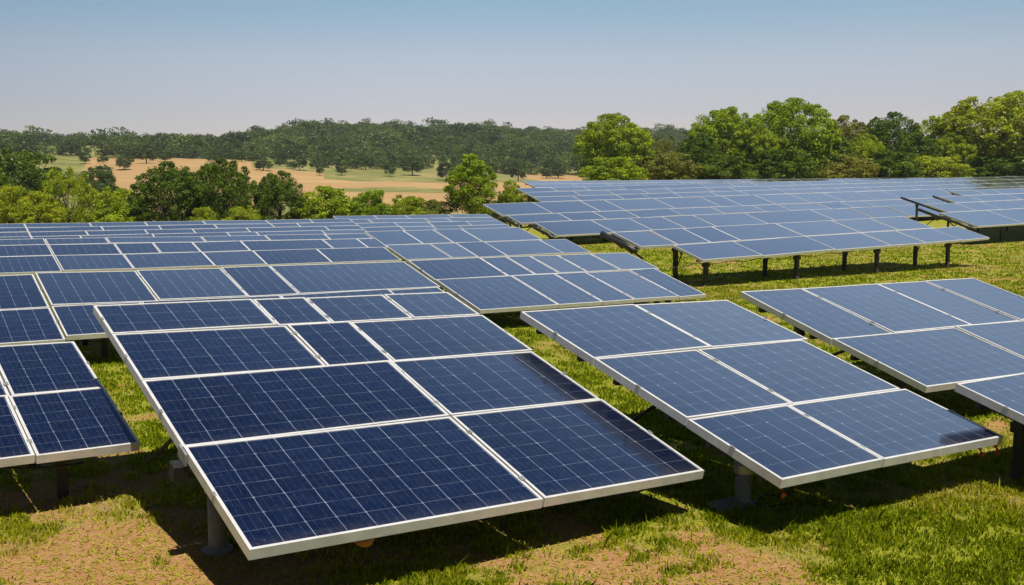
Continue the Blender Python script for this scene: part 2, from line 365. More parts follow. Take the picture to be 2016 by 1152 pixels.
def table(label, origin, zabs, vpx, rows, group='solar tables set out in rows across the grass', posts='steel', near=False, far=False,
          cell=(.25,.235), proc=None, vpu=(4200,365), vpv=(-346,-275), post_v=(.22,.78), post_step=2.6, postpos=None, wpan=2.4, gap=.016, legw=.05, bases=()):
    p = mkplane(origin, zabs, vpu, vpv)
    vs = [uvof(p, q)[1] if isinstance(q, tuple) else q for q in vpx]; vs[0] = 0.0 if abs(vs[0]) < .3 else vs[0]
    us_rows = []
    for r in rows:
        if isinstance(r, dict):                  # even panels with slight differences in width
            a = uvof(p, r['L'])[0] if isinstance(r['L'], tuple) else r['L']; b = uvof(p, r['R'])[0] if isinstance(r['R'], tuple) else r['R']
            k = max(1, round((b-a)/r.get('w', wpan))); us = [a + (b-a)*i/k for i in range(k+1)]
            us = [q if i in (0,k) else q + rnd.uniform(-.3,.3)*(b-a)/k for i, q in enumerate(us)]
        else: us = [uvof(p, q)[0] if isinstance(q, tuple) else q for q in r]
        us_rows.append(sorted(us))
    g0 = p.o + p.u*us_rows[0][0]; root = empty('solar_table', Vector((g0.x, g0.y, gz(g0.x,g0.y)))); ro = root.location.copy()
    tag(root, label, 'solar table', group)
    Rm = Matrix((p.u, p.v, p.n)).transposed().to_4x4()
    for k, us in enumerate(us_rows):
        v0, v1 = vs[k], vs[k+1]
        for i in range(len(us)-1):
            w, h = us[i+1]-us[i]-gap, v1-v0-gap
            if w < .15 or h < .15: continue
            nc, nr = max(2, round(w/cell[0])), max(2, round(h/cell[1]))
            gm, fm = glass_mesh(w, h, nc, nr, far)
            o = bpy.data.objects.new('solar_panel', gm); col.objects.link(o); o.parent = root
            c = p.o + p.u*(us[i]+us[i+1])/2 + p.v*(v0+v1)/2 - ro
            j = Matrix.Rotation(rnd.gauss(0,.006), 4, 'X') @ Matrix.Rotation(rnd.gauss(0,.006), 4, 'Y')
            o.matrix_local = Matrix.Translation(c + p.n*rnd.uniform(-.004,.004)) @ Rm @ j
            if fm:
                fo = bpy.data.objects.new('panel_frame', fm); col.objects.link(fo); fo.parent = o
    # purlins under the panels, along the row, one pair for each row of panels
    uall0 = min(u[0] for u in us_rows); uall1 = max(u[-1] for u in us_rows)
    for k, us in enumerate(us_rows):
        for f_ in ((.22,.78) if not far else (.5,)):
            v = vs[k]*(1-f_) + vs[k+1]*f_
            b = MB().box(p.o, p.u, p.v, p.n, us[0]+.06, us[-1]-.06, v-.03, v+.03, -.17, -.092); b.build('purlin', M_dark, root, ro)
    # posts and rafters
    u0 = max(u[0] for u in us_rows[:2]); u1 = min(u[-1] for u in us_rows[:2]); L = vs[-1]-vs[0]
    if postpos is None:
        k = max(1, int((u1-u0-1.0)/post_step)); postpos = [u0+.5+(u1-u0-1.0)*i/k for i in range(k+1)]
    pm = M_dark
    pts_uv = []
    for q in bases:
        gp = on_ground(*q); a = Matrix(((p.u.x,p.v.x),(p.u.y,p.v.y))).inverted() @ Vector((gp.x-p.o.x, gp.y-p.o.y)); pts_uv.append((a[0],[a[1]],True))
    postpos = [q for q in postpos if q < u1-.25]
    for u in postpos: pts_uv.append((u, [vs[0]+L*f_ for f_ in post_v], False))
    for u, vv, pipe in pts_uv:
        ra = MB().box(p.o, p.u, p.v, p.n, u-.035, u+.035, vs[0]+.25, vs[-1]-.2, -.27, -.172); ra.build('rafter', pm, root, ro)
        for v in vv:
            top = p.o + p.u*u + p.v*v + p.n*-.27; g = gz(top.x, top.y)
            if pipe:
                b = MB().tube([(top.x,top.y,g-.3), (top.x,top.y,top.z-.16)], .075, 20); po = b.build('post', M_conc, root, ro, True)
                b = MB().tube([(top.x,top.y,top.z-.20), (top.x,top.y,top.z-.12)], .095, 20)
                b.box(Vector((top.x,top.y,top.z)), p.u, Vector((0,1,0)), UP, -.06,-.045,-.07,.07,-.16,.08); b.box(Vector((top.x,top.y,top.z)), p.u, Vector((0,1,0)), UP, .045,.06,-.07,.07,-.16,.08)
                b.box(Vector((top.x,top.y,top.z)), p.u, Vector((0,1,0)), UP, -.09,.09,-.012,.012,-.09,-.065)
                b.v = [q-ro for q in b.v]; meshobj('bracket', b.v, b.f, M_galv, po)
                b = MB().tube([(top.x,top.y,g-.05),(top.x,top.y,g+.03),(top.x,top.y,g+.05)], [.13,.13,.09], 18); b.v = [q-ro for q in b.v]; meshobj('footing', b.v, b.f, M_conc, po)
            else:
                b = MB(); o3 = Vector((top.x, top.y, 0)); wv = legw
                b.box(o3, Vector((1,0,0)), Vector((0,1,0)), UP, -wv, wv, -wv*.8, wv*.8, g-.3, top.z+.02)
                b.box(o3, Vector((1,0,0)), Vector((0,1,0)), UP, -wv*1.5, wv*1.5, -wv*1.3, wv*1.3, top.z-.10, top.z+.012)
                b.build('post', pm, root, ro)
        if near or posts == 'dark':
            a = p.o+p.u*u+p.v*(vs[0]+L*post_v[-1])-p.n*.27; a = Vector((a.x,a.y,gz(a.x,a.y)+.35)); c = p.o+p.u*u+p.v*(vs[0]+L*.5)-p.n*.25
            b = MB().tube([a, c], .022, 8); b.build('brace', pm, root, ro)
    if near:
        for k in range(len(us_rows)):
            us = us_rows[k]
            for i, u in enumerate(us):
                vv = [vs[k]+(vs[k+1]-vs[k])*.22, vs[k]+(vs[k+1]-vs[k])*.78] if 0 < i < len(us)-1 else [vs[k]+(vs[k+1]-vs[k])*.5]
                s0, s1 = (-.022,.022) if 0 < i < len(us)-1 else ((-.004,.02) if i == 0 else (-.02,.004))
                for v in vv:
                    b = MB().box(p.o, p.u, p.v, p.n, u+s0, u+s1, v-.03, v+.03, .0005, .007); b.box(p.o, p.u, p.v, p.n, u+(s0+s1)/2-.008, u+(s0+s1)/2+.008, v-.008, v+.008, .0075, .014)
                    b.build('clamp', M_galv, root, ro)
    if near or posts == 'dark':
        # junction boxes and looping cables below the panels
        for k, us in enumerate(us_rows[:2]):
            for i in range(len(us)-1):
                c = (us[i]+us[i+1])/2; v = vs[k]*.45+vs[k+1]*.55
                MB().box(p.o, p.u, p.v, p.n, c-.09, c+.09, v-.06, v+.06, -.088, -.034).build('junction_box', M_black, root, ro)
        pts = []; u = uall0+.3
        while u < min(uall1, uall0+9)-.3:
            pts.append(p.o + p.u*u + p.v*(vs[0]+.32+.05*math.sin(u*3)) + p.n*(-.2-.10*abs(math.sin(u*2.1)))); u += .22
        if len(pts) > 2: MB().tube(pts, .011, 6).build('cable', M_black, root, ro, True)
    return p, root, vs, us_rows

G1 = 'solar tables set out in rows across the grass'
# foreground, front of the middle column
pM, rM, vM, uM = table('largest dark blue solar table in the centre foreground, four panel rows deep', (490,1085), .59,
   [(490,1085),(362,878),(287,748),(226,657),(180,600)],
   [[0,(983,903),(1294,860)], [0,(829,767),(1120,740)], [0,(604,680),(732,672),(998,653)], [0,(519,612),(622,605),(775,596),(905,591)]],
   posts='pipe', near=True, vpu=(4020,462), vpv=(-405,-316), bases=[(436,1092)], postpos=[2.3, 3.7], post_v=(.40,.78))
pL, rL, vL, uL = table('nearest solar table at the left picture edge, left of the centre foreground one', (278,872), .59,
   [(278,872),(205,762),(145,672)], [[-5.6,-3.8,(41,834),0], [-5.4,-3.5,(9,750),0]], posts='steel', near=True, vpu=(3830,440), vpv=(-500,-316), postpos=[-.6,-3.0,-5.2])
table('solar table at the left picture edge just behind the nearest left one', (130,667), .59,
   [(130,667),(103,604),(63,540)], [[-7.0,-4.6,-2.3,0], [-7.2,-4.8,-2.5,0]], near=True, postpos=[-.6,-3.4,-6])
table('wide solar table directly behind the centre foreground one, low left corner over shaded grass', (136,661), .59,
   [(136,661),(105,602),(70,538)], [[-.05,1.5,4.2,6.6,(890,585)], [-.05,(288,559),(458,551),(557,548),(831,539)]], near=True, postpos=[.7,3.2,5.8,8.3,10.8], vpu=(4200,402))
table('solar table on the far left in the third row back, cut by the picture edge', (123,534), .59,
   [(123,534),(100,503),(79,482),(68,470)], [{'L':-14.,'R':0.,'w':3.4},{'L':-14.,'R':0.,'w':3.4},{'L':-14.,'R':0.,'w':2.4}], postpos=[-.8,-4,-8,-12], vpu=(4200,402))
table('solar table third back, left of centre, with a double seam at its left end', (131,533), .59,
   [(131,533),(108,503),(87,482),(76,470)], [[-.1,(254,515),(411,510),(511,506),(637,502),(771,498)], [-.1,(232,489),(308,487),(387,486),(480,481),(640,476),(707,474),(745,473)], {'L':-.1,'R':(722,461),'w':2.4}], post_step=4, vpu=(4200,402))
table('thin looking farthest solar table cut by the left picture edge', (66,475), .59,
   [(66,475),.75,1.5,2.2,2.9], [{'L':-16.,'R':0.,'w':3.3} for _ in range(4)], far=True, post_step=5, vpu=(4200,378))
table('thin looking farthest solar table below the three dark round trees', (72,475), .59,
   [(72,475),.75,1.5,2.2,2.9], [{'L':-.12,'R':(722,455),'w':2.8} for _ in range(4)], far=True, post_step=5, vpu=(4200,378))
# side coupling and fittings seen on the centre table
def fit(p, root, name, mat, u0,u1,v0,v1,n0,n1):
    MB().box(p.o, p.u, p.v, p.n, u0,u1,v0,v1,n0,n1).build(name, mat, root, root.location.copy())
vj = vM[1]
fit(pM, rM, 'corner_bracket', M_galv, -.022,-.002, vj-.16,vj+.03,-.10,.004)
fit(pM, rM, 'motor_housing', M_black, -.10,.02, vj-.15,vj-.02,-.24,-.11)
MB().tube([pM.o+pM.u*.95+pM.v*.12-pM.n*.125, pM.o+pM.u*.95+pM.v*.12-pM.n*.185], [.085,.07], 16).build('round_connector', M_orange, rM, rM.location.copy(), True)
# middle right column
pT, rT, vT, uT = table('solar table of six big panels at lower right on a round grey post', (1540,945), .59,
   [(1540,945),(1362,822),(1166,705),(1003,612)],
   [[0,(1648,853),(1879,812)], [0,(1467,741),(1668,713)], [0,(1320,639),(1500,622)]], posts='pipe', near=True, vpu=(4158,440), bases=[(1473,1000)], postpos=[2.6], post_v=(.34,.7))
table('solar table behind the six panel one, its right end stepping back above the grass lane', (945,611), .50,
   [(945,611),(860,550),(802,513)], [[0,(1054,572),(1140,567),(1200,562),(1285,556),(1336,553)], [0,(969,523),(1020,520),(1067,518),(1120,515),(1185,512),(1262,510)]],
   near=True, vpu=(4200,385), postpos=[.5,3,5.5,8])
table('paler solar table in mid distance, two behind the six panel one, stepped right end', (800,512), .47,
   [(800,512),(748,483),(704,456)], [[0,(867,493),(918,491),(973,488),(1085,485),(1140,484)], [0,(812,466),(873,465),(927,462),(1045,460)]], postpos=[3,7,11])
table('pale farthest solar table just left of the corner jutting over the gap', (700,457), .56,
   [(700,457),.85,1.7,2.5,3.25], [{'L':0.,'R':(1000,444),'w':2.9} for _ in range(4)], far=True, post_step=5, vpu=(4200,378))
for u_, v_ in ((.12,.10),(3.05,.10),(3.3,.08)):
    q = pT.o+pT.u*u_+pT.v*v_-pT.n*.10
    MB().tube([q, q+Vector((.01,.01,-.05)), q+Vector((.035,-.01,-.11)), q+Vector((.02,0,-.15))], [.012,.02,.026,.008], 8).build('red_tag', M_red, rT, rT.location.copy(), True)
gq = on_ground(1455,1000); MB().box(Vector((gq.x,gq.y,gz(gq.x,gq.y))), pT.u, pT.v, UP, -.30,.12,-.13,.13,-.02,.035).build('base_plate', M_conc, rT, rT.location.copy())
cp = []
for k in range(22):
    a = k/21*4.6; q = on_ground(1530,992); cp.append(Vector((q.x+.22*math.cos(a)*(1+.02*k), q.y+.15*math.sin(a), gz(q.x,q.y)+.03+.01*math.sin(k))))
MB().tube(cp, .011, 6).build('ground_cable', M_black, rT, rT.location.copy(), True)
# right column
pC, rC, vC, uC = table('solar table right of the six panel one, with open grass beyond its top', (1825,763), .59,
   [(1825,763),(1641,667),(1457,575)], [[0,(1953,677),(2120,648),(2280,630)], [0,(1670,612),(1822,600),(1910,590),(1968,567)]], near=True, vpu=(4540,385), vpv=(-200,-275), postpos=[.6,2.9,5.0])
table('lowest solar table at the right picture edge with only its corner in view', (1880,757), 1.0,
   [-2.4,-1.2,(1880,757)], [[0,2.1,4.2,6.3], [0,2.1,4.2,6.3]], near=True, postpos=[.5,2.9,5.3])
RU, RV = (4200,295), (-176,-338)
G2 = 'solar tables of the right hand field'
TR1 = table('grey blue solar table on dark posts over shaded grass, frontmost of the right hand field', (1384,512), .86,
   [(1384,512),(1329,482),(1277,453)], [[0,(1471,488),(1613,478),(1720,469),(1791,465),(1857,459),(1911,455)], [(1230,470),(1302,465),(1365,460),(1421,456),(1547,449),(1658,443),(1737,440),(1805,436)]],
   G2, posts='dark', vpu=RU, vpv=RV, post_v=(.12,.62), post_step=3.3, legw=.065)
TR2 = table('solar table with left corners stepping like stairs, behind the frontmost right hand one', (1097,464), .68,
   [(1097,464),(1051,438),(1016,423),(960,401)], [[0,(1182,443),(1254,438),(1318,434),(1378,431),(1480,426),(1615,422),(1695,419),(1768,416),(1890,411)],
   {'L':(1009,430),'R':(1900,402),'w':2.7}, {'L':(967,411),'R':(1900,391),'w':2.9}], G2, posts='dark', vpu=RU, vpv=RV, post_v=(.2,.75), post_step=3.2, legw=.05)
TRb = table('solar table at the right picture edge beyond the grass lane, black tube along its side', (1925,446), 1.12,
   [(1925,446),(1869,418),(1818,402),(1778,390),(1745,380)], [[0,(1973,425),(2070,420),(2200,410)], {'L':(1842,409),'R':(2200,395),'w':2.4}, {'L':(1880,398),'R':(2200,390),'w':3.1}, {'L':(1905,388),'R':(2200,382),'w':2.2}], G2, posts='dark', vpu=RU, vpv=RV, post_step=2.6, legw=.05)
def side_tube(tb, u, v0, v1, rad, n0=-.16):
    p, root, vs, us = tb; a = p.o+p.u*u+p.v*v0+p.n*n0; b = p.o+p.u*u+p.v*v1+p.n*n0
    MB().tube([a, a.lerp(b,.3)+p.n*.02, a.lerp(b,.7)-p.n*.02, b], rad, 14).build('side_tube', M_black, root, root.location.copy(), True)
    MB().tube([b-p.v*.01, b+p.v*.03], rad*.55, 12).build('tube_cap', M_galv, root, root.location.copy(), True)
    for k in range(3):
        q = a.lerp(b, .15+.3*k); g = gz(q.x, q.y); MB().tube([q-p.n*.02, q+p.u*.5-Vector((0,0,.35))], rad*.4, 8).build('strut', M_dark, root, root.location.copy())
side_tube(TRb, -.12, .1, 3.3, .075)
side_tube(TR1, uvof(TR1[0],(1230,470))[0]-.10, TR1[2][1]+.1, TR1[2][2]+.35, .085)
side_tube(TR2, -.10, .1, TR2[2][1]+.2, .08)
side_tube(TR2, uvof(TR2[0],(1009,430))[0]-.10, TR2[2][1]+.1, TR2[2][2]+.1, .07)
table('long pale solar table in the far right field, one row nearer than the last', (1060,408), 1.70,
   [(1060,408),1.1,2.2,3.3,4.3], [{'L':(1068,398),'R':66.,'w':3.2} for _ in range(4)], G2, far=True, vpu=RU, vpv=RV, posts='dark', post_step=6)
table('long pale solar table farthest back in the right field, right before the tall green trees', (1085,383), 2.45,
   [(1085,383),1.0,2.0,3.0,3.9], [{'L':0.,'R':76.,'w':3.6} for _ in range(4)], G2, far=True, vpu=(4200,330), vpv=(-346,-275), posts='dark', post_step=8)

# ------------------------------------------------------------------ trees
def blobs(rg, n, rx, rz, cz, clump):
    out = []
    for i in range(n):
        while True:
            d = rg.normal(size=3); d /= np.linalg.norm(d)
            if d[2] > -.75: break
        r = rg.uniform(.45, 1.0)**.6
        out.append((d[0]*rx*r*.86, d[1]*rx*r*.86, cz + d[2]*rz*r*.86, clump*rg.uniform(.6,1.25)))
    return out
def leaves(rg, bl, per, ls, flat=.8):
    C = np.array([b[:3] for b in bl]); S = np.array([b[3] for b in bl]); k = len(bl)
    idx = np.repeat(np.arange(k), per); n = len(idx)
    d = rg.normal(size=(n,3)); d /= np.linalg.norm(d, axis=1)[:,None]; d[:,2] = np.abs(d[:,2])*.75*np.where(rg.random(n)<.72,1,-1)
    r = rg.uniform(.25,1.08,n)**.5; P = C[idx] + d*(S[idx]*r)[:,None]*np.array([1,1,flat])
    nn = d + rg.normal(size=(n,3))*.65; nn /= np.linalg.norm(nn,axis=1)[:,None]
    a = np.cross(nn, rg.normal(size=(n,3))); a /= np.linalg.norm(a,axis=1)[:,None]; b = np.cross(nn, a)
    s = (ls*rg.uniform(.55,1.25,n))[:,None]
    V = np.stack([P-a*s*.5, P-b*s*.32, P+a*s*.62, P+b*s*.32], 1)
    t = np.clip(rg.random(k)[idx]*.65 + rg.random(n)*.45, 0, 1)
    return V.reshape(-1,3), t
KINDS = {
 'bright': ((0.0684,0.1292,0.0046), (0.3192,0.4104,0.0091)),
 'yellow': ((0.1216,0.1824,0.0061), (0.3344,0.3800,0.0106)),
 'dark':   ((0.0228,0.0532,0.0046), (0.1292,0.1976,0.0076)),
 'olive':  ((0.0988,0.1140,0.0167), (0.2280,0.2356,0.0380)),
 'far':    ((0.0266,0.0532,0.0122), (0.0988,0.1520,0.0304)),
}
LM = {k: mat_leaf('leaves_'+k, *v) for k, v in KINDS.items()}
protos = {}
def tree_proto(kind, shape, seed):
    """unit tree: 1 high; crown half width .42 for 'round', narrower for 'tall'"""
    rg = np.random.default_rng(seed); key = (kind, shape, seed)
    if key in protos: return protos[key]
    if shape == 'bush': rx, rz, cz, n, cl, per, ls = .50,.50,.48, 90, .14, 170, .032
    elif shape == 'tall': rx, rz, cz, n, cl, per, ls = .30,.46,.53, 130, .075, 130, .021
    elif shape == 'far': rx, rz, cz, n, cl, per, ls = .44,.50,.48, 34, .16, 80, .065
    elif shape == 'airy': rx, rz, cz, n, cl, per, ls = .44,.44,.54, 90, .075, 100, .021
    else: rx, rz, cz, n, cl, per, ls = .43,.46,.53, 190, .082, 130, .021
    bl = blobs(rg, n, rx, rz, cz, cl)
    for i in range(int(n*.3)):                  # twigs that stick out of the outline
        d = rg.normal(size=3); d /= np.linalg.norm(d); d[2] = abs(d[2])
        bl.append((d[0]*rx*.92, d[1]*rx*.92, cz+d[2]*rz*.96, cl*.5))
    V, t = leaves(rg, bl, per, ls, .8 if shape in ('bush','far') else 1.15)
    if shape in ('round','tall','airy') and True:
        tg = rg.random(t.shape); t = np.clip(t*.85 + .15*tg, 0, 1)
    mb = MB(); sway = rg.uniform(-.02,.02,2)
    mb.tube([(0,0,-.05),(sway[0],sway[1],.2),(sway[0]*2,sway[1]*1.5,.45),(sway[0]*2,0,.7)], [.030,.022,.015,.006], 8)
    for b in [bl[i] for i in rg.choice(len(bl), min(len(bl), 12 if shape!='far' else 3), replace=False)]:
        z0 = rg.uniform(.12,.45); e = Vector(b[:3]); s0 = Vector((sway[0]*z0*4, sway[1]*z0*3, z0)); mid = (s0+e)/2 + Vector((0,0,.03))
        mb.tube([s0, mid, e], [.011,.007,.003], 5)
    crown = npmesh('crown', V, 4, LM[kind], None, None, False, t); trunk = meshobj('trunk', mb.v, mb.f, M_bark, smooth=True)
    cm, tm = crown.data, trunk.data; bpy.data.objects.remove(crown); bpy.data.objects.remove(trunk)
    protos[key] = (cm, tm); return protos[key]
TN = {'bush':'bush','tall':'tree','round':'tree','airy':'tree','far':'tree'}
def tree(label, x0, x1, ytop, dist, kind, shape, seed, group, cat=None, ybot=None):
    """crown between picture columns x0..x1, top at ytop, standing on the ground dist metres ahead"""
    cx = (x0+x1)/2; d = ray(cx, 365); d = Vector((d.x,d.y,0)).normalized(); fx = d.dot(Fh)
    p = d*(dist/fx); g = gz(p.x, p.y); top = CAMH + (HOR-ytop)/FPX*dist
    hh = top-g; wpx = (x1-x0)/FPX*dist
    rel = {'bush':.95,'tall':.62,'far':.96,'airy':.88,'round':.78}[shape]
    cm, tm = tree_proto(kind, shape, seed)
    nm = 'bush' if shape == 'bush' else 'tree'
    o = empty(nm, (p.x,p.y,g)); sc_ = hh/1.02; o.scale = (wpx/rel, wpx/rel, sc_); o.rotation_euler[2] = rnd.uniform(0,6.28)
    tag(o, label, cat or nm, group)
    c = bpy.data.objects.new('crown', cm); col.objects.link(c); c.parent = o
    t = bpy.data.objects.new('trunk', tm); col.objects.link(t); t.parent = o
    return o
GR = 'tall trees behind the right hand field'
T = tree
T('tall bright green tree at the left end of the right hand tree row', 1135,1282,222,100,'bright','round',1,GR)
T('pale olive see-through small tree between the two tallest bright green ones', 1268,1352,262,107,'olive','airy',2,GR)
T('bright green tree with feathery top, third from the left in the right hand tree row', 1352,1495,208,109,'bright','round',3,GR)
T('tallest bushy bright green tree in the middle of the right hand row', 1470,1640,193,111,'bright','round',4,GR)
T('dull green tree with flat top just right of the tallest middle tree', 1608,1712,226,120,'olive','round',5,GR)
T('dark green tree in the right hand row standing among lighter ones', 1690,1812,220,119,'dark','round',6,GR)
T('slim yellowish tree between the dark tree and the big tree at the picture edge', 1788,1885,226,125,'bright','tall',7,GR)
T('big broad yellow green tree cut by the right picture edge', 1850,2080,178,123,'yellow','round',18,GR)
T('green tree mostly beyond the right picture edge', 2050,2230,200,133,'bright','round',3,GR)
GM = 'trees filling the gaps in the right hand row'
for i, (a,b,y,kd,w) in enumerate(((1225,1330,300,'bright','low in the gap right of the leftmost tall tree'),(1330,1420,262,'dark','behind the pale airy tree and the feathery one'),(1440,1530,236,'bright','wedged left of the tallest middle tree'),(1575,1680,262,'dark','wedged between tallest and flat topped trees'),(1660,1740,262,'bright','in front of the flat topped and dark trees'),(1760,1850,266,'dark','below the slim yellowish tree'),(1830,1920,258,'bright','left under the broad tree at the edge'),(1930,2040,262,'dark','under the broad tree at the right edge'))):
    T(('dark green' if kd == 'dark' else 'fresh green')+' tree '+w, a,b,y,96+((a+b)/2-1135)*.033,kd,'round',1+(i*3)%6,GM)
GU = 'low bushes under the right hand trees'
k_ = ['at the foot of the leftmost tall tree','under the pale see-through tree','below the feathery topped tree','under the tallest middle tree','below the flat topped dull tree','at the foot of the dark tree','below the slim yellowish tree','under the broad tree at the right edge']
for i, (a,b,y,kd) in enumerate(((1150,1260,318,'bright'),(1262,1370,312,'olive'),(1372,1480,318,'dark'),(1480,1600,312,'dark'),(1600,1720,318,'olive'),(1700,1800,318,'dark'),(1780,1900,322,'yellow'),(1890,2040,312,'dark'))):
    T('low bush '+k_[i], a-8,b+8,y-14-(i*7)%12,92+((a+b)/2-1135)*.033,kd,'bush',11+i%3,GU)
GL = 'trees and bushes beyond the left field'
T('dark olive far tree at the left picture edge above the bright bushes', -40,135,280,120,'dark','bush',12,GL,'tree')
T('small dark bush in the valley right behind the airy tree', 150,228,322,150,'far','bush',12,GL)
T('bright yellow green bush at the left picture edge', -30,60,356,66,'yellow','bush',11,GL)
T('dark bush low behind the leftmost bright bush', -40,40,340,75,'dark','bush',13,GL)
T('airy spreading yellow green tree with visible trunk at the left', 68,192,322,66,'yellow','airy',9,GL)
T('feathery light bush between airy tree and first dark round tree', 180,285,358,73,'bright','bush',12,GL)
T('low light bush filling in under the airy tree', 30,120,372,64,'yellow','bush',13,GL)
T('dark round tree with twiggy top, leftmost of the three dark ones', 262,402,316,73,'dark','round',6,GL)
T('largest dark round tree of the left tree line', 380,504,308,73,'dark','round',14,GL)
T('smaller pointed dark tree, rightmost of the three dark ones', 500,600,334,73,'dark','round',15,GL)
T('small bright bush at the foot of the largest dark tree', 370,425,402,69,'yellow','bush',11,GL)
T('twin rounded lime green bush at the field edge between dark trees', 436,512,398,69,'yellow','bush',12,GL)
T('light green bush right of the pointed dark tree', 585,700,362,73,'bright','bush',13,GL)
T('mid green rounded bush, second to the right of the pointed dark tree', 685,775,366,73,'bright','bush',11,GL)
T('low yellow green bush behind the seam of the far tables', 760,850,376,73,'yellow','bush',12,GL)
T('low olive bush left of the tall poplar-like tree', 820,895,390,73,'olive','bush',13,GL)
T('tall lime green tree standing alone before the wheat field', 872,982,300,73,'bright','tall',10,GL)
T('small dark green sapling right of the lone lime green tree', 978,1032,352,73,'bright','tall',16,GL)
GH = 'hedge bushes along the far edge of the left field'
for i, (a,b,y,kd,w) in enumerate(((-30,90,392,'bright','at the left picture edge behind the last tables'),(90,190,400,'bright','beneath the airy spreading tree'),(180,300,392,'bright','left of the first dark round tree'),(330,440,396,'dark','between the first two dark round trees'),(560,660,392,'bright','right of the pointed dark tree'),(640,740,396,'bright','in the middle of the left field edge'),(730,830,398,'bright','left of the low olive bush'),(940,1010,388,'dark','at the foot of the lone lime green tree'))):
    T('low hedge bush '+w, a,b,y,71+max(0,a)*.008,kd,'bush',11+i%3,GH)
T('scrubby low bush beneath the propped corner of the right field', 1015,1085,378,80,'olive','bush',11,GL)
T('low scrub bush at the foot of the first tall right hand tree', 1085,1160,352,98,'bright','bush',12,GL)
GF = 'scattered trees in the valley fields'
mids = [(188,224,322,356,200,'at the left end of the wheat field'),(228,262,308,335,330,'beside the left end of the upper wheat'),(268,312,280,322,360,'just above the upper wheat on the left'),
 (620,640,320,346,255,'small, above the three dark trees, in the meadow'),(660,686,316,346,258,'dark and round in the middle of the meadow'),(575,606,306,336,300,'at the left end of the meadow'),
 (788,836,304,346,262,'largest round one standing at the right of the meadow'),(756,780,318,348,265,'narrow, beside the largest round valley tree'),(858,902,312,356,235,'half hidden by the lone lime green tree'),
 (1000,1040,315,357,225,'cone shaped, right of the lone lime green tree'),(1062,1090,330,352,250,'low, left half of a pair by the wheat at right'),(1080,1118,314,352,252,'round, right half of a pair by the wheat at right'),
 (500,540,312,336,330,'at the upper edge of the wheat above the dark trees'),(700,740,300,335,310,'at the wood edge above the meadow'),(940,985,318,345,300,'at the wood edge above the lone lime green tree')]
for i, (a,b,y,yb,dd,w) in enumerate(mids):
    g = on_ground((a+b)/2, yb); dd2 = max(150, min(420, g.dot(Fh)))
    T('far tree '+w if not w.startswith(('small','dark','largest','narrow','half','cone','low','round')) else 'valley tree, '+w, a,b,y,dd2,'far','far',20+i%4,GF)

rg_ = random.Random(12)
for i in range(26):
    x_ = 420+i*27+rg_.uniform(-9,9) if i < 20 else 170+(i-20)*42+rg_.uniform(-12,12); yb = (326 if x_ > 520 else 316)+rg_.uniform(-3,7); wd_ = rg_.uniform(16,34)
    g = on_ground(x_, yb); dd2 = max(240, min(400, g.dot(Fh)))
    T('small round tree in the broken row along the near edge of the far wood', x_-wd_/2, x_+wd_/2, yb-rg_.uniform(14,26), dd2, 'far','far',20+i%4,'trees along the near edge of the far wood')
# ------------------------------------------------------------------ far wood
def forest():
    rg = np.random.default_rng(77); tp = []
    for s in range(6):
        rx = rg.uniform(.36,.5); bl = blobs(rg, 20, rx, .50, .44, .19); V, t = leaves(rg, bl, 32, .08, .9); tp.append((V, t))
    Vs, Ts = [], []; n = 0
    rho = 372 + (760-372)*rg.random(6400)**.75; al = np.radians(rg.uniform(-38, 33, 6400))
    zf = rho*np.cos(al); lt = rho*np.sin(al); x = zf*Fh.x+lt*RT.x; y = zf*Fh.y+lt*RT.y; g = ground(x,y)
    px = W0/2+FPX*np.tan(al); lim = 385 + (fbm(x*.012,y*.012,3,31)*60)*.3 - 15
    order = np.argsort(rho); kept = []
    cell = {}
    for i in order:
        if rho[i] < lim[i]: continue
        if px[i] > 1500 and rg.random() < .6: continue
        if vnoise(np.array([x[i]*.014]), np.array([y[i]*.014]), 66)[0] > .80 and rho[i] < 560: continue
        h = rg.uniform(5.0, 9.5) * (1.4 if rg.random() < .06 else 1); w = h*rg.uniform(.95,1.4)
        V, t = tp[rg.integers(6)]; a = rg.uniform(0,6.28); c, s = math.cos(a), math.sin(a)
        P = np.stack([(V[:,0]*c-V[:,1]*s)*w + x[i], (V[:,0]*s+V[:,1]*c)*w + y[i], V[:,2]*h + g[i]-.8], 1)
        Vs.append(P); Ts.append(np.clip(t*.5 + rg.choice([-.2,0,.15,.5])+rg.uniform(-.1,.15), 0, 1)); n += 1
    o = npmesh('forest', np.vstack(Vs), 4, LM['far'], None, None, False, np.concatenate(Ts))
    tag(o, 'dense dark green wood covering the far hillside beyond the wheat fields', 'forest', kind='stuff'); print('forest trees', n)
forest()

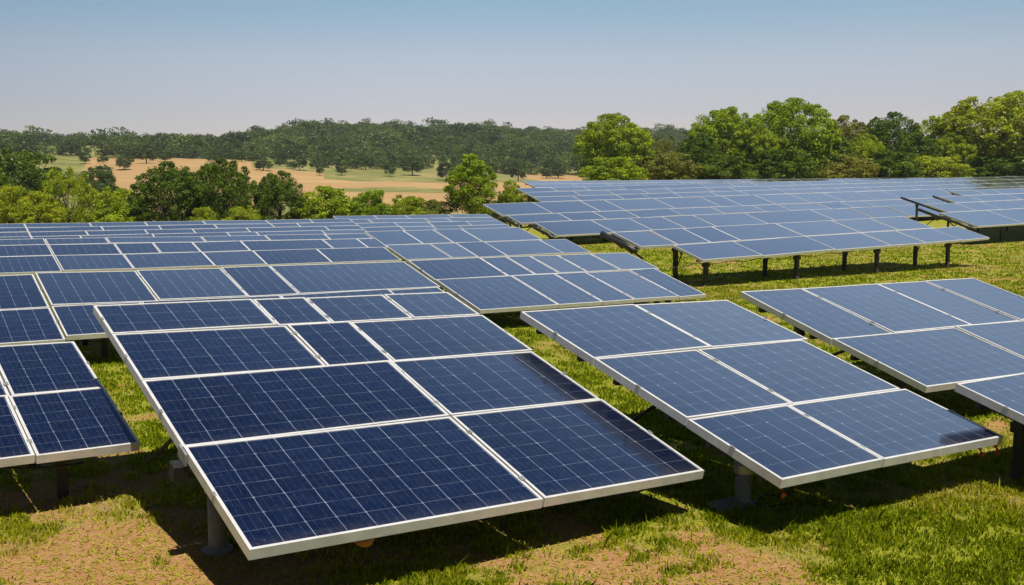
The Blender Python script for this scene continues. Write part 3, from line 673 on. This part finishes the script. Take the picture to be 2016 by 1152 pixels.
# ------------------------------------------------------------------ grass
def mat_grass():
    m, n, l, b = new_mat('grass_blades'); n.remove(b); out = n['Material Output']
    at = N(n,'ShaderNodeAttribute', attribute_name='tint').outputs['Fac']
    c = ramp(n,l,at,[(0,(0.0760,0.1064,0.0061)),(.35,(0.1824,0.2432,0.0061)),(.65,(0.3192,0.3268,0.0122)),(1,(0.4180,0.3268,0.1140))])
    df = N(n,'ShaderNodeBsdfDiffuse'); tr = N(n,'ShaderNodeBsdfTranslucent'); l.new(c, df.inputs[0]); l.new(mixc(n,l,1.0,c,(1.3,1.25,.6),'MULTIPLY'), tr.inputs[0])
    ms = N(n,'ShaderNodeMixShader'); ms.inputs[0].default_value = .4; l.new(df.outputs[0], ms.inputs[1]); l.new(tr.outputs[0], ms.inputs[2]); l.new(ms.outputs[0], out.inputs[0]); return m
def grass():
    rg = np.random.default_rng(3); K = 620000
    rho = 5.2*np.exp(rg.random(K)*math.log(58/5.2)); al = np.radians(rg.uniform(-29, 29, K))
    zf = rho*np.cos(al); lt = rho*np.sin(al); x = zf*Fh.x+lt*RT.x; y = zf*Fh.y+lt*RT.y
    s = soilf(x,y); cl = fbm(x*5,y*5,2,91)
    keep = rg.random(K) < np.clip(1.0-s*1.7+(cl-.5)*2.6, .04, 1)
    x, y, rho, s, cl = x[keep], y[keep], rho[keep], s[keep], cl[keep]; g = ground(x,y); K = len(x)
    dr = dryf(x,y)
    h = (rg.uniform(.02,.055,K) + .05*np.clip(cl-.45,0,1)*2*rg.random(K))*np.where(rg.random(K)<.008, 2.6, 1)*(1-.35*s)*(1+ .12*sst(12,40,rho))
    w = (.0045 + rho*.00042)*rg.uniform(.6,1.3,K)
    a = rg.uniform(0,6.28,K); dx, dy = np.cos(a), np.sin(a); le = rg.uniform(.1,.9,K)*h; b = rg.uniform(0,6.28,K)
    P0 = np.stack([x-dx*w, y-dy*w, g-.006],1); P1 = np.stack([x+dx*w, y+dy*w, g-.006],1)
    m1 = np.stack([x+np.cos(b)*le*.35, y+np.sin(b)*le*.35, g+h*.62],1); P2 = m1+np.stack([dx*w*.7, dy*w*.7, 0*w],1); P3 = m1-np.stack([dx*w*.7,dy*w*.7,0*w],1)
    tip = np.stack([x+np.cos(b)*le, y+np.sin(b)*le, g+h],1)
    V = np.stack([P0,P1,P2,tip,P3],1).reshape(-1,3)
    t = np.clip(.26 + rg.normal(0,.15,K) + dr*.58, 0, 1)
    # dead straw lying on the bare soil
    K2 = 70000; rho2 = 5.2*np.exp(rg.random(K2)*math.log(5)); al2 = np.radians(rg.uniform(-29,29,K2)); z2 = rho2*np.cos(al2); l2 = rho2*np.sin(al2)
    x2 = z2*Fh.x+l2*RT.x; y2 = z2*Fh.y+l2*RT.y; kp = rg.random(K2) < soilf(x2,y2)*1.2+.1; x2, y2, rho2 = x2[kp], y2[kp], rho2[kp]; K2 = len(x2); g2 = ground(x2,y2)
    a2 = rg.uniform(0,6.28,K2); ln = rg.uniform(.02,.07,K2); w2 = (.0025+rho2*.0003)*rg.uniform(.6,1.3,K2); c2, s2 = np.cos(a2), np.sin(a2); z0 = g2+.004; z1 = g2+rg.uniform(.004,.025,K2)
    V2 = np.stack([np.stack([x2-s2*w2,y2+c2*w2,z0],1), np.stack([x2+s2*w2,y2-c2*w2,z0],1), np.stack([x2+c2*ln*.6+s2*w2,y2+s2*ln*.6-c2*w2,z1],1), np.stack([x2+c2*ln,y2+s2*ln,z1],1), np.stack([x2+c2*ln*.6-s2*w2,y2+s2*ln*.6+c2*w2,z1],1)],1).reshape(-1,3)
    V = np.vstack([V, V2]); t = np.concatenate([t, rg.uniform(.55,1,K2)])
    o = npmesh('grass', V, 5, mat_grass(), None, None, False, t)
    tag(o, 'short patchy green grass growing over sandy soil around the solar tables', 'grass', kind='stuff'); print('blades', K)
grass()

def pebbles():
    rg = np.random.default_rng(8); K = 9000; rho = 5.2*np.exp(rg.random(K)*math.log(3.2)); al = np.radians(rg.uniform(-29,29,K))
    zf = rho*np.cos(al); lt = rho*np.sin(al); x = zf*Fh.x+lt*RT.x; y = zf*Fh.y+lt*RT.y; k = rg.random(K) < soilf(x,y)*.8; x, y = x[k], y[k]; K = len(x); g = ground(x,y)
    r_ = .005+.016*rg.random(K)**3; c = np.stack([x,y,g+r_*.3],1); A = rg.uniform(0,6.28,K)
    D = np.array([[1,0,0],[0,1,0],[-1,0,0],[0,-1,0],[0,0,1],[0,0,-1]],float); P = []
    for d in D:
        j = rg.uniform(.6,1.3,(K,1)); dx = d[0]*np.cos(A)-d[1]*np.sin(A); dy = d[0]*np.sin(A)+d[1]*np.cos(A); P.append(c+np.stack([dx,dy,np.full(K,d[2]*.6)],1)*r_[:,None]*j)
    T_ = [(0,1,4),(1,2,4),(2,3,4),(3,0,4),(1,0,5),(2,1,5),(3,2,5),(0,3,5)]
    V = np.stack([np.stack([P[a],P[b],P[c_]],1) for a,b,c_ in T_],1).reshape(-1,3)
    tag(npmesh('gravel', V, 3, mat_simple('clay_clods', (.28,.18,.10), .95, 0, .35, 3)), 'small clods and pebbles strewn over the bare sandy soil', 'gravel', kind='stuff')
pebbles()

# ------------------------------------------------------------------ air
HAZE = 0.00016
if HAZE > 0:
    b = MB().box(Vector((0,0,0)), Vector((1,0,0)), Vector((0,1,0)), UP, -5800,5800,-5800,5800,-70,70)
    m = bpy.data.materials.new('haze'); m.use_nodes = True; n = m.node_tree.nodes; n.clear(); o_ = n.new('ShaderNodeOutputMaterial'); v_ = n.new('ShaderNodeVolumePrincipled')
    v_.inputs['Color'].default_value = (.85,.9,1,1); v_.inputs['Density'].default_value = HAZE; v_.inputs['Anisotropy'].default_value = .2
    m.node_tree.links.new(v_.outputs[0], o_.inputs['Volume']); tag(b.build('haze', m), kind='stuff')
